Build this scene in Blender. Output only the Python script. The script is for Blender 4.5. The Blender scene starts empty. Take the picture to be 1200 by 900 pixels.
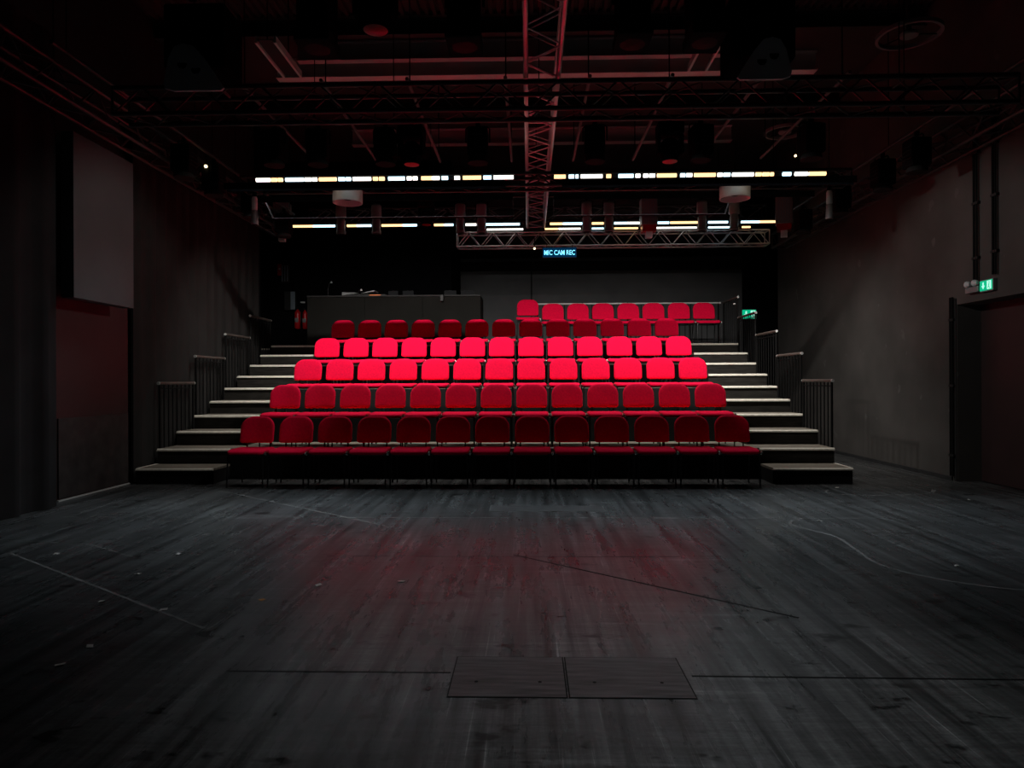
import bpy, bmesh, math, random
from mathutils import Vector, Matrix
random.seed(7)
PI = math.pi
SC = bpy.context.scene
COL = SC.collection
RUN, RISE = 0.505, 0.2          # one stair going and one stair rise (m)
Y1 = 8.53                       # front of the lowest step
def step_y(k): return Y1 + (k - 1) * RUN
XL, XR = -5.0, 4.0            # outer edges of the two stairs
XLI, XRI = -4.0, 3.02          # inner edges
XM = -0.465
WALL_L, WALL_R = -5.04, 5.40
CEIL = 6.3

# ------------------------------------------------------------------ materials
def new_mat(name):
    m = bpy.data.materials.new(name); m.use_nodes = True
    nt = m.node_tree; b = nt.nodes['Principled BSDF']
    return m, nt, b
def simple(name, col, rough=0.6, metal=0.0, spec=0.5, var=0.0, scale=8.0, bump=0.0, bscale=60.0, stretch=(1, 1, 1), emit=None, estr=0.0):
    m, nt, b = new_mat(name)
    b.inputs['Base Color'].default_value = (*col, 1)
    b.inputs['Roughness'].default_value = rough
    b.inputs['Metallic'].default_value = metal
    b.inputs['Specular IOR Level'].default_value = spec
    if emit:
        b.inputs['Emission Color'].default_value = (*emit, 1)
        b.inputs['Emission Strength'].default_value = estr
    if var or bump:
        tc = nt.nodes.new('ShaderNodeTexCoord'); mp = nt.nodes.new('ShaderNodeMapping')
        mp.inputs['Scale'].default_value = stretch
        nt.links.new(tc.outputs['Object'], mp.inputs['Vector'])
    if var:
        n = nt.nodes.new('ShaderNodeTexNoise'); n.inputs['Scale'].default_value = scale; n.inputs['Detail'].default_value = 6
        nt.links.new(mp.outputs['Vector'], n.inputs['Vector'])
        r = nt.nodes.new('ShaderNodeValToRGB')
        r.color_ramp.elements[0].position = 0.3; r.color_ramp.elements[1].position = 0.72
        r.color_ramp.elements[0].color = (*[c * (1 - var) for c in col], 1)
        r.color_ramp.elements[1].color = (*[c * (1 + var) for c in col], 1)
        nt.links.new(n.outputs['Fac'], r.inputs['Fac']); nt.links.new(r.outputs['Color'], b.inputs['Base Color'])
    if bump:
        n2 = nt.nodes.new('ShaderNodeTexNoise'); n2.inputs['Scale'].default_value = bscale; n2.inputs['Detail'].default_value = 3
        nt.links.new(mp.outputs['Vector'], n2.inputs['Vector'])
        bp = nt.nodes.new('ShaderNodeBump'); bp.inputs['Strength'].default_value = bump; bp.inputs['Distance'].default_value = 0.004
        nt.links.new(n2.outputs['Fac'], bp.inputs['Height']); nt.links.new(bp.outputs['Normal'], b.inputs['Normal'])
    return m

def fabric_red():
    m = simple('red_fabric', (0.80, 0.0015, 0.046), 0.9, spec=0.12, var=0.10, scale=40, bump=0.25, bscale=420)
    b = m.node_tree.nodes['Principled BSDF']
    b.inputs['Sheen Weight'].default_value = 0.10
    b.inputs['Sheen Roughness'].default_value = 0.45
    b.inputs['Sheen Tint'].default_value = (1.0, 0.25, 0.35, 1)
    return m

def floor_mat():
    m, nt, b = new_mat('stage_floor')
    N, L = nt.nodes.new, nt.links.new
    tc = N('ShaderNodeTexCoord')
    def noise(scale, detail, sx, sy, rot=0.0):
        mp = N('ShaderNodeMapping'); mp.inputs['Scale'].default_value = (sx, sy, 1); mp.inputs['Rotation'].default_value = (0, 0, rot)
        L(tc.outputs['Object'], mp.inputs['Vector'])
        n = N('ShaderNodeTexNoise'); n.inputs['Scale'].default_value = scale; n.inputs['Detail'].default_value = detail; n.inputs['Roughness'].default_value = 0.65
        L(mp.outputs['Vector'], n.inputs['Vector']); return n.outputs['Fac']
    def ramp(f, p0, p1, c0, c1):
        r = N('ShaderNodeValToRGB'); e = r.color_ramp.elements
        e[0].position = p0; e[1].position = p1; e[0].color = (*[c0] * 3, 1); e[1].color = (*[c1] * 3, 1)
        L(f, r.inputs['Fac']); return r.outputs['Color']
    def mul(a, c):
        x = N('ShaderNodeMix'); x.data_type = 'RGBA'; x.blend_type = 'MULTIPLY'; x.inputs['Factor'].default_value = 1
        L(a, x.inputs[6]); L(c, x.inputs[7]); return x.outputs[2]
    streak = ramp(noise(3.0, 8, 4.5, 0.16), 0.36, 0.70, 0.45, 1.9)       # drag marks towards the seats
    cross = ramp(noise(2.2, 7, 0.35, 9.0), 0.35, 0.7, 0.75, 1.25)         # grain of the boards, across
    patch = ramp(noise(0.9, 5, 1, 1), 0.35, 0.7, 0.75, 1.2)
    spots = ramp(noise(5.5, 3, 0.8, 1.3), 0.33, 0.40, 0.25, 1.0)
    fine = ramp(noise(30, 4, 1, 2.5), 0.3, 0.7, 0.75, 1.25)
    diag = ramp(noise(2.4, 8, 0.3, 5.0, 0.9), 0.58, 0.72, 1.0, 2.0)       # oblique scuffs
    hair = ramp(noise(3.0, 3, 22, 0.30, 0.04), 0.62, 0.70, 1.0, 2.2)      # thin pale scratches
    hair2 = ramp(noise(3.0, 3, 16, 0.40, -0.35), 0.66, 0.72, 1.0, 1.9)
    c = mul(mul(mul(mul(streak, cross), mul(patch, spots)), mul(fine, diag)), mul(hair, hair2))
    base = N('ShaderNodeMix'); base.data_type = 'RGBA'; base.blend_type = 'MULTIPLY'; base.inputs['Factor'].default_value = 1
    base.inputs[6].default_value = (0.066, 0.068, 0.069, 1)
    L(c, base.inputs[7])
    # plank seams across the room, every 2.44 m
    L(base.outputs[2], b.inputs['Base Color'])
    rr = N('ShaderNodeMapRange'); rr.inputs['To Min'].default_value = 0.20; rr.inputs['To Max'].default_value = 0.36
    L(noise(2.5, 6, 2.2, 0.4), rr.inputs['Value']); L(rr.outputs['Result'], b.inputs['Roughness'])
    b.inputs['Specular IOR Level'].default_value = 0.11
    bp = N('ShaderNodeBump'); bp.inputs['Strength'].default_value = 0.12; bp.inputs['Distance'].default_value = 0.003
    L(noise(14, 6, 2.0, 1.0), bp.inputs['Height']); L(bp.outputs['Normal'], b.inputs['Normal'])
    return m

def wall_mat():
    m, nt, b = new_mat('black_painted_wall')
    N, L = nt.nodes.new, nt.links.new
    tc = N('ShaderNodeTexCoord')
    n = N('ShaderNodeTexNoise'); n.inputs['Scale'].default_value = 1.1; n.inputs['Detail'].default_value = 5
    L(tc.outputs['Object'], n.inputs['Vector'])
    r = N('ShaderNodeValToRGB'); e = r.color_ramp.elements
    e[0].position = 0.3; e[1].position = 0.7; e[0].color = (0.060, 0.056, 0.052, 1); e[1].color = (0.100, 0.092, 0.086, 1)
    L(n.outputs['Fac'], r.inputs['Fac'])
    # touched-up plaster dabs at about chest height
    mp = N('ShaderNodeMapping'); mp.inputs['Scale'].default_value = (1, 1.5, 1.2); L(tc.outputs['Object'], mp.inputs['Vector'])
    v = N('ShaderNodeTexNoise'); v.inputs['Scale'].default_value = 3.1; v.inputs['Detail'].default_value = 2.0
    L(mp.outputs['Vector'], v.inputs['Vector'])
    r2 = N('ShaderNodeValToRGB'); r2.color_ramp.elements[0].position = 0.69; r2.color_ramp.elements[1].position = 0.73
    L(v.outputs['Fac'], r2.inputs['Fac'])
    mx = N('ShaderNodeMix'); mx.data_type = 'RGBA'
    L(r2.outputs['Color'], mx.inputs['Factor']); L(r.outputs['Color'], mx.inputs[6]); mx.inputs[7].default_value = (0.11, 0.105, 0.10, 1)
    L(mx.outputs[2], b.inputs['Base Color']); b.inputs['Roughness'].default_value = 0.75; b.inputs['Specular IOR Level'].default_value = 0.3
    return m

M = dict(
    red=fabric_red(), floor=floor_mat(), wall=wall_mat(),
    frame=simple('chair_steel', (0.030, 0.030, 0.032), 0.35, 0.5),
    plastic=simple('black_plastic', (0.012, 0.012, 0.012), 0.5),
    chrome=simple('bright_metal', (0.78, 0.76, 0.72), 0.25, 1.0),
    black=simple('matt_black', (0.016, 0.016, 0.016), 0.7, var=0.2, scale=6),
    fascia=simple('black_fascia', (0.010, 0.010, 0.010), 0.8, spec=0.2),
    riser=simple('stair_riser', (0.026, 0.024, 0.021), 0.8, spec=0.15, var=0.35, scale=5, stretch=(1, 1, 6)),
    tread=simple('worn_tread', (0.20, 0.175, 0.14), 0.6, var=0.3, scale=9, stretch=(1, 5, 1)),
    nosing=simple('pale_nosing', (0.85, 0.81, 0.70), 0.45, var=0.12, scale=20),
    drape=simple('black_drape', (0.030, 0.029, 0.028), 0.95, spec=0.1, var=0.12, scale=3),
    drape2=simple('dark_drape', (0.022, 0.021, 0.022), 0.95, spec=0.1, var=0.15, scale=3),
    void=simple('black_cloth', (0.006, 0.006, 0.007), 1.0, spec=0.05),
    panel=simple('grey_panel', (0.085, 0.085, 0.088), 0.8, var=0.1, scale=2),
    maroon=simple('maroon_door', (0.034, 0.016, 0.016), 0.6, var=0.2, scale=2),
    back=simple('grey_back_wall', (0.17, 0.175, 0.18), 0.85, var=0.12, scale=2),
    ceil=simple('dark_deck', (0.038, 0.034, 0.034), 0.8, var=0.2, scale=1.5),
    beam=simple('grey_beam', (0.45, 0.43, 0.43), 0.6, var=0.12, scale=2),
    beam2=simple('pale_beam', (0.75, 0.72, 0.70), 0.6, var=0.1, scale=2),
    alu=simple('truss_aluminium', (0.55, 0.55, 0.56), 0.38, 0.75, var=0.1, scale=4),
    pipe=simple('grey_pipe', (0.13, 0.12, 0.12), 0.6, 0.0),
    blktruss=simple('black_truss', (0.05, 0.05, 0.052), 0.4, 0.3, var=0.1, scale=4),
    lampblk=simple('lamp_black', (0.012, 0.012, 0.013), 1.0, spec=0.0, var=0.15, scale=9),
    lampgrey=simple('lamp_grey', (0.28, 0.285, 0.29), 0.45, 0.2, var=0.1, scale=9),
    lampdark=simple('lamp_dark_grey', (0.035, 0.035, 0.035), 0.9, spec=0.0),
    lampwhite=simple('lamp_white', (0.72, 0.73, 0.74), 0.4, var=0.06, scale=9),
    lens=simple('lens_glass', (0.02, 0.02, 0.022), 0.55, 0.0, 0.08),
    redlens=simple('red_gel', (0.45, 0.02, 0.03), 0.3),
    desk=simple('desk_board', (0.016, 0.0155, 0.014), 0.9, spec=0.05, var=0.12, scale=3),
    rail=simple('rail_black', (0.010, 0.010, 0.010), 0.8, spec=0.08),
    railtop=simple('handrail_wood', (0.10, 0.08, 0.07), 0.45, var=0.2, scale=12),
    silver=simple('rail_silver', (0.70, 0.70, 0.68), 0.4, 0.15),
    extred=simple('extinguisher_red', (0.60, 0.012, 0.018), 0.3),
    white=simple('white_paint', (0.75, 0.75, 0.74), 0.5),
    monitorgrey=simple('monitor_grey', (0.022, 0.023, 0.025), 0.8, spec=0.1),
    bluegrey=simple('cabinet_grey', (0.24, 0.29, 0.34), 0.5, 0.2),
    chalk=simple('chalk_mark', (0.16, 0.155, 0.15), 0.8, spec=0.2, var=0.4, scale=12),
    scrap=simple('scrap_paper', (0.55, 0.52, 0.48), 0.8), scraporange=simple('scrap_orange', (0.6, 0.25, 0.05), 0.8),
    gap=simple('dark_gap', (0.006, 0.006, 0.006), 0.9, spec=0.1),
    hatch=None,
    warm=simple('lamp_warm', (0.8, 0.7, 0.6), 0.5, emit=(1.0, 0.60, 0.28), estr=2.0),
    cool=simple('lamp_cool', (0.7, 0.75, 0.8), 0.5, emit=(0.60, 0.88, 1.0), estr=2.2),
    neutral=simple('lamp_neutral', (0.8, 0.8, 0.8), 0.5, emit=(1.0, 0.96, 0.86), estr=2.2),
    spark=simple('pilot_light', (0.8, 0.7, 0.5), 0.5, emit=(1.0, 0.78, 0.42), estr=3.0),
    orange=simple('orange_glow', (0.6, 0.2, 0.05), 0.5, emit=(1.0, 0.22, 0.05), estr=1.0),
    green=simple('exit_green', (0.0, 0.35, 0.2), 0.5, emit=(0.0, 0.60, 0.30), estr=0.75),
    exitwhite=simple('exit_white', (0.7, 0.9, 0.8), 0.5, emit=(0.45, 1.0, 0.80), estr=0.95),
    ledblue=simple('display_blue', (0.0, 0.01, 0.03), 0.9, spec=0.0, emit=(0.0, 0.045, 0.14), estr=0.5),
    ledtext=simple('display_text', (0.3, 0.7, 0.9), 0.4, emit=(0.22, 0.78, 1.0), estr=1.5),
)
M['hatch'] = M['floor']

# ------------------------------------------------------------------ mesh helpers
class MB:
    def __init__(s): s.v, s.f = [], []
    def add(s, vs, fs):
        o = len(s.v); s.v += [tuple(v) for v in vs]; s.f += [tuple(i + o for i in f) for f in fs]; return s
    def box(s, x0, x1, y0, y1, z0, z1):
        return s.add([(x0, y0, z0), (x1, y0, z0), (x1, y1, z0), (x0, y1, z0), (x0, y0, z1), (x1, y0, z1), (x1, y1, z1), (x0, y1, z1)],
                     [(3, 2, 1, 0), (4, 5, 6, 7), (0, 1, 5, 4), (1, 2, 6, 5), (2, 3, 7, 6), (3, 0, 4, 7)])
    def tube(s, p, q, r, n=10, r2=None):
        p, q = Vector(p), Vector(q); d = (q - p).normalized()
        a = d.orthogonal().normalized(); b = d.cross(a); r2 = r if r2 is None else r2
        vs = []
        for c, rad in ((p, r), (q, r2)):
            for i in range(n):
                t = 2 * PI * i / n; vs.append(c + a * (rad * math.cos(t)) + b * (rad * math.sin(t)))
        fs = [(i, (i + 1) % n, n + (i + 1) % n, n + i) for i in range(n)] + [tuple(range(n - 1, -1, -1)), tuple(range(n, 2 * n))]
        return s.add(vs, fs)
    def path(s, pts, r, n=8):
        pts = [Vector(p) for p in pts]; vs, fs = [], []
        a = None
        for i, p in enumerate(pts):
            d = (pts[min(i + 1, len(pts) - 1)] - pts[max(i - 1, 0)]).normalized()
            a = d.orthogonal().normalized() if a is None else (a - d * a.dot(d)).normalized()
            b = d.cross(a)
            for k in range(n):
                t = 2 * PI * k / n; vs.append(p + a * (r * math.cos(t)) + b * (r * math.sin(t)))
        for i in range(len(pts) - 1):
            for k in range(n):
                fs.append((i * n + k, i * n + (k + 1) % n, (i + 1) * n + (k + 1) % n, (i + 1) * n + k))
        fs += [tuple(range(n - 1, -1, -1)), tuple(range((len(pts) - 1) * n, len(pts) * n))]
        return s.add(vs, fs)
    def lathe(s, prof, c=(0, 0, 0), n=24, axis='Z'):
        vs, fs = [], []
        for r, h in prof:
            for i in range(n):
                t = 2 * PI * i / n; x, y = r * math.cos(t), r * math.sin(t)
                p = (x, y, h) if axis == 'Z' else ((x, h, y) if axis == 'Y' else (h, x, y))
                vs.append((p[0] + c[0], p[1] + c[1], p[2] + c[2]))
        for j in range(len(prof) - 1):
            for i in range(n):
                fs.append((j * n + i, j * n + (i + 1) % n, (j + 1) * n + (i + 1) % n, (j + 1) * n + i))
        fs += [tuple(range(n - 1, -1, -1)), tuple(range((len(prof) - 1) * n, len(prof) * n))]
        return s.add(vs, fs)
    def prism(s, poly, f0, f1):
        """poly of 2D points; f0/f1 map a 2D point to the two end faces."""
        n = len(poly); vs = [f0(*p) for p in poly] + [f1(*p) for p in poly]
        return s.add(vs, [tuple(range(n - 1, -1, -1)), tuple(range(n, 2 * n))] + [(i, (i + 1) % n, n + (i + 1) % n, n + i) for i in range(n)])
    def build(s, name, mat, parent=None, smooth=False, bevel=0.0, seg=2):
        me = bpy.data.meshes.new(name); me.from_pydata(s.v, [], s.f)
        bm = bmesh.new(); bm.from_mesh(me); bmesh.ops.recalc_face_normals(bm, faces=bm.faces)
        if bevel: bmesh.ops.bevel(bm, geom=[e for e in bm.edges if e.calc_face_angle(0) > 0.5], offset=bevel, segments=seg, affect='EDGES', profile=0.5)
        bm.to_mesh(me); bm.free()
        if smooth:
            for p in me.polygons: p.use_smooth = True
            try: me.set_sharp_from_angle(angle=math.radians(45))
            except Exception: pass
        me.materials.append(mat if not isinstance(mat, str) else M[mat])
        o = bpy.data.objects.new(name, me); COL.objects.link(o)
        if parent: o.parent = parent
        return o
def B(*a): return MB().box(*a)
def T(*a, **k): return MB().tube(*a, **k)
def tag(o, label=None, cat=None, group=None, kind=None):
    for k, v in (('label', label), ('category', cat), ('group', group), ('kind', kind)):
        if v: o[k] = v
    return o
def thing(name, loc, label=None, cat=None, group=None, rz=0.0):
    o = bpy.data.objects.new(name, None); COL.objects.link(o); o.empty_display_size = 0.1
    o.location = loc; o.rotation_euler = (0, 0, rz); return tag(o, label, cat, group)
def struct(o): o['kind'] = 'structure'; return o
def copy_tree(o, parent=None):
    c = o.copy(); COL.objects.link(c); c.parent = parent
    for ch in list(o.children): copy_tree(ch, c)
    return c
ORD = ['first', 'second', 'third', 'fourth', 'fifth', 'sixth', 'seventh', 'eighth', 'ninth', 'tenth']

# ------------------------------------------------------------------ the room
fl = struct(B(WALL_L - 1.2, 6.6, -1.5, 17.6, -0.12, 0.0).build('floor', 'floor'))
def ribbon(pts, w, mat, name='floor_marking'):
    mb = MB(); pts = [Vector((*p, 0)) for p in pts]; vs, fs = [], []
    for i, p in enumerate(pts):
        d = (pts[min(i + 1, len(pts) - 1)] - pts[max(i - 1, 0)]).normalized(); nrm = Vector((-d.y, d.x, 0)) * (w / 2)
        for z in (0.0, 0.0012):
            for sg in (-1, 1): q = p + nrm * sg; vs.append((q.x, q.y, z))
    for i in range(len(pts) - 1):
        a, b = 4 * i, 4 * i + 4
        fs += [(a + 2, a + 3, b + 3, b + 2), (a, b, b + 1, a + 1), (a, a + 2, b + 2, b), (a + 1, b + 1, b + 3, a + 3)]
    mb.add(vs, fs); return mb.build(name, mat, fl)
def spline(ctrl, n=10):
    out = []; P = [ctrl[0]] + list(ctrl) + [ctrl[-1]]
    for i in range(1, len(P) - 2):
        for k in range(n):
            t = k / n; a, b, c, d = (Vector((*P[i + j], 0)) for j in (-1, 0, 1, 2))
            q = 0.5 * ((2 * b) + (c - a) * t + (2 * a - 5 * b + 4 * c - d) * t * t + (3 * b - a - 3 * c + d) * t ** 3); out.append((q.x, q.y))
    out.append(tuple(ctrl[-1])); return out
# chalk and tape marks on the boards, and the seams between sheets
ribbon(spline([(2.52, 6.4), (2.33, 6.15), (2.50, 5.7), (2.47, 5.25), (2.43, 4.85), (2.55, 4.55), (2.84, 4.30), (3.16, 4.22), (3.5, 4.28), (4.0, 4.55)]), 0.022, 'chalk')
ribbon(spline([(4.55, 7.85), (4.75, 8.15), (4.60, 7.9), (4.3, 7.75), (3.75, 7.70), (3.4, 7.85), (3.5, 8.1)]), 0.022, 'chalk')
ribbon([(-3.7, 8.05), (-1.20, 6.0)], 0.020, 'chalk')
ribbon([(-3.95, 5.08), (-1.70, 3.52)], 0.020, 'chalk')
ribbon([(-4.5, 6.45), (3.4, 6.42)], 0.010, 'chalk')
ribbon([(-2.9, 4.95), (-3.5, 5.35), (-4.4, 5.5)], 0.010, 'chalk')
ribbon([(-0.12, 5.05), (1.45, 3.72)], 0.018, 'gap', 'floor_scratch')
ribbon([(-1.35, 3.0), (-0.35, 3.0)], 0.010, 'gap', 'floor_seam')
ribbon([(0.70, 2.98), (2.6, 2.96)], 0.012, 'gap', 'floor_seam')
ribbon([(-1.5, 5.0), (1.1, 5.0)], 0.006, 'gap', 'floor_seam')

def hatch(x0, x1, y0, y1, label, pale=False):
    h = thing('floor_hatch', ((x0 + x1) / 2, (y0 + y1) / 2, 0), label, 'floor hatch', 'hatches in the stage floor')
    cx, cy = (x0 + x1) / 2, (y0 + y1) / 2; a, b = (x1 - x0) / 2, (y1 - y0) / 2
    B(-a + .006, a - .006, -b + .006, b - .006, 0.0005, 0.003).build('lid', 'hatchlid', h)
    f = MB()
    for q in ((-a, a, -b, -b + .006), (-a, a, b - .006, b), (-a, -a + .006, -b, b), (a - .006, a, -b, b)): f.box(*q, 0.0005, 0.0018)
    f.build('rim', 'chalk' if pale else 'gap', h)
    for sx in (-1, 1): MB().lathe([(0.008, 0.003), (0.008, 0.0038)], (sx * a * 0.55, -b * 0.3, 0), 12).build('finger_hole', 'gap', h)
M['hatchlid'] = simple('hatch_board', (0.055, 0.055, 0.056), 0.5, spec=0.15, var=0.6, scale=4, stretch=(1, 9, 1), bump=0.1)
hatch(-0.341, 0.152, 2.762, 3.173, 'left lid of the double floor hatch in the near centre')
hatch(0.156, 0.674, 2.762, 3.173, 'right lid of the double floor hatch in the near centre')
hatch(-0.40, 0.75, 6.72, 7.05, 'pale rimmed floor hatch just before the front row', True)

for i, (px, py) in enumerate(((65, 647), (208, 648), (161, 671), (118, 703), (190, 713), (104, 756), (70, 777), (306, 702), (372, 685), (960, 612), (1120, 665), (980, 573), (1135, 588), (470, 681))):
    d = 1024 / (py - 447.4); a = (px - 600) / 800; t = (a - .025) / (1 + .025 * a); Y = d / (1 - .025 * t)
    sc = tag(MB().add([(-.022, -.012, .001), (.02, -.016, .002), (.026, .010, .006), (-.012, .016, .003), (-.022, -.012, .002), (.02, -.016, .003), (.026, .010, .007), (-.012, .016, .004)], [(3, 2, 1, 0), (4, 5, 6, 7), (0, 1, 5, 4), (1, 2, 6, 5), (2, 3, 7, 6), (3, 0, 4, 7)]).build('paper_scrap', 'scraporange' if i == 7 else 'scrap'), 'tiny orange scrap lying on the dark stage floor' if i == 7 else 'tiny pale scrap of paper lying on the dark stage floor', 'paper scrap', 'scraps on the stage floor')
    sc.location = (t * Y, Y, .001); sc.rotation_euler = (0, 0, i * 1.7)

# ceiling: ribbed steel deck over the stage, flat bays over the seats
cm = MB(); x = WALL_L - 1.2; prof = []
while x < 6.5:
    prof += [(x, CEIL), (x + .045, CEIL), (x + .06, CEIL + .05), (x + .095, CEIL + .05)]; x += 0.11
prof += [(6.6, CEIL), (6.6, CEIL + .2), (WALL_L - 1.2, CEIL + .2)]
cm.prism(prof, lambda a, b: (a, -1.5, b), lambda a, b: (a, 9.3, b))
cm.box(WALL_L - 1.2, 6.6, 9.3, 17.6, CEIL, CEIL + .2)
struct(cm.build('ceiling', 'ceil'))

def drape_sheet(mb, x, y0, y1, z0, z1, amp, wl, sgn=1, thick=.03):
    """hanging cloth in a plane x = const, folds along y"""
    n = max(8, int((y1 - y0) / wl * 8)); vs, fs = [], []
    for i in range(n + 1):
        y = y0 + (y1 - y0) * i / n
        for z, k in ((z0, 1.0), ((z0 + z1) / 2, .8), (z1, .6)):
            o = amp * k * (math.sin(2 * PI * y / wl) + .4 * math.sin(2 * PI * y / wl * .37 + 1) + .3 * math.sin(2 * PI * y / wl * 2.3))
            vs.append((x + o, y, z))
    for i in range(n):
        for j in range(2): a = i * 3 + j; fs.append((a, a + 3, a + 4, a + 1))
    m = len(vs); vs2 = [(v[0] - sgn * thick, v[1], v[2]) for v in vs]
    fs2 = [tuple(q + m for q in f[::-1]) for f in fs]
    edge = []
    for i in range(n):
        for j in (0, 2): a = i * 3 + j; edge.append((a, a + 3, a + 3 + m, a + m))
    for j in range(2):
        for i in (0, n): a = i * 3 + j; edge.append((a, a + 1, a + 1 + m, a + m))
    mb.add(vs + vs2, fs + fs2 + edge)

struct(B(WALL_L - .35, WALL_L - .15, -1.5, 7.25, 0, CEIL).build('wall_left', 'black'))
w2 = MB().box(WALL_L - .35, WALL_L - .15, 7.25, 8.60, 2.35, CEIL).box(WALL_L - .35, WALL_L - .15, 8.60, 12.96, 0, CEIL); struct(w2.build('wall_left_rear', 'black'))
dl = struct(B(-5.16, -5.12, 7.26, 8.59, 0.012, 2.35).build('door_2', 'maroon'))
B(-5.12, -5.105, 7.28, 8.57, 0.03, 0.9).build('kick_panel', simple('scuffed_panel', (0.030, 0.024, 0.023), 0.7, var=0.5, scale=6), dl)
B(-5.17, -5.09, 7.26, 8.59, 0.0005, 0.012).build('threshold', 'silver', dl)
d0 = MB(); drape_sheet(d0, -4.93, 0.2, 7.02, 0.006, 4.9, 0.030, 0.42)
tag(d0.build('curtain', 'drape2', smooth=True), 'tall black stage curtain hanging before the maroon door, at the near left wall', 'curtain')
d1 = MB(); drape_sheet(d1, -5.075, 8.66, 12.75, 0.006, 4.7, 0.020, 0.30)
tag(d1.build('curtain', 'drape', smooth=True), 'dark grey wall curtain hanging behind the left stair railings', 'curtain')
pn = thing('acoustic_panel', (-4.90, 7.64, 2.19), 'tall grey wall panel hung above the maroon door', 'wall panel')
B(-.035, .10, -.55, .54, 0, 1.76).build('face', 'panel', pn, bevel=.004)
B(-.10, -.035, -.46, .51, .05, 1.70).build('mount_batten', 'black', pn)

wr = MB().box(WALL_R, WALL_R + .5, 8.75, 14.94, 0, CEIL).box(WALL_R, WALL_R + .5, 4.4, 8.75, 2.23, CEIL).box(WALL_R, WALL_R + .5, -1.5, 4.4, 0, CEIL)
struct(wr.build('wall_right', 'wall'))
struct(B(6.4, 6.6, 14.9, 17.3, 0, CEIL).build('wall_right_rear', 'void'))
dr = struct(MB().box(WALL_R + .30, WALL_R + .36, 4.4, 6.50, .01, 2.23).box(WALL_R + .30, WALL_R + .36, 6.52, 8.75, .01, 2.23).build('door_1', 'maroon2' if 'maroon2' in M else 'maroon'))
T((WALL_R + .26, 6.35, .9), (WALL_R + .26, 6.35, 1.25), .012).build('door_handle', 'silver', dr)
tr = MB().box(WALL_R - .02, WALL_R - .001, 8.84, 14.9, .001, .05); struct(tr.build('baseboard_right', 'blktruss'))
struct(B(WALL_R - .012, WALL_R - .001, 8.755, 8.80, .001, 2.31).build('trim_1', 'black'))
bw = MB().box(-1.73, 5.36, 17.3, 17.5, 0, CEIL); struct(bw.build('wall_back', 'back'))
struct(B(5.36, 6.6, 17.3, 17.5, 0, CEIL).build('wall_back_right', 'void'))
struct(MB().box(-5.9, -1.75, 15.42, 15.6, 0, CEIL).box(-1.93, -1.75, 15.6, 17.3, 0, CEIL).build('wall_back_left', 'void'))
struct(B(-6.1, -5.9, 12.96, 15.6, 0, CEIL).build('wall_left_alcove', 'void'))
struct(B(-5.9, -5.13, 12.80, 12.96, 0, CEIL).build('wall_left_return', 'void'))
struct(B(-1.7, 5.36, 16.9, 17.28, 4.08, 4.26).build('trim_2', 'fascia'))
struct(B(-1.7, 5.36, 16.75, 17.28, 4.42, 4.52).build('trim_3', 'fascia'))
struct(B(0.05, 0.09, 17.28, 17.298, 0, 4.08).build('trim_4', 'black'))
# steel beams under the deck, lit by the seats
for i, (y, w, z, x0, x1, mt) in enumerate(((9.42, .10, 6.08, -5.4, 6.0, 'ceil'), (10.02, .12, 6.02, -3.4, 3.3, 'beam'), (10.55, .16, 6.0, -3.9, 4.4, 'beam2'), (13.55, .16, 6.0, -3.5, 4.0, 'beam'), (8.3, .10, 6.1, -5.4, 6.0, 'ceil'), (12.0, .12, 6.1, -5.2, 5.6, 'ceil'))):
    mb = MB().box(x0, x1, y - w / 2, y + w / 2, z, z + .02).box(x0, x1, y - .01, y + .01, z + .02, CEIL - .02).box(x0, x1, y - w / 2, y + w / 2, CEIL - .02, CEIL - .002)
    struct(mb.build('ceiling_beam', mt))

# ------------------------------------------------------------------ tiered platforms and stairs
ROWN = ['front', 'second', 'third', 'fourth', 'fifth', 'top']
for k in range(2, 7):
    y0 = step_y(2 * k - 2); y1 = step_y(2 * k) - .003 if k < 6 else 14.52; z = (k - 1) * 2 * RISE
    p = thing('seating_platform', ((XLI + XRI) / 2, y0, 0), f'black tiered platform carrying the {ROWN[k-1]} row of red chairs', 'platform', 'tiers of the seating stand')
    hw = (XRI - XLI) / 2 - .006; d = y1 - y0
    B(-hw, hw, 0.03, d, 0.002, z - .03).build('body', 'fascia', p)
    B(-hw, hw, 0.0, d, z - .028, z).build('deck', 'tread', p)
    B(-hw, hw, 0.0, .026, 0.002, z - .03).build('fascia', 'fascia', p)
rear = thing('rear_landing', (-5.0, 13.10, 0), 'raised landing behind the left stairs under the control desk', 'platform')
B(-.88, .98, 1.05, 2.28, 0.002, 1.97).build('body', 'fascia', rear)
B(-.88, .98, 1.05, 2.28, 1.972, 2.0).build('deck', 'tread', rear)

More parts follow.
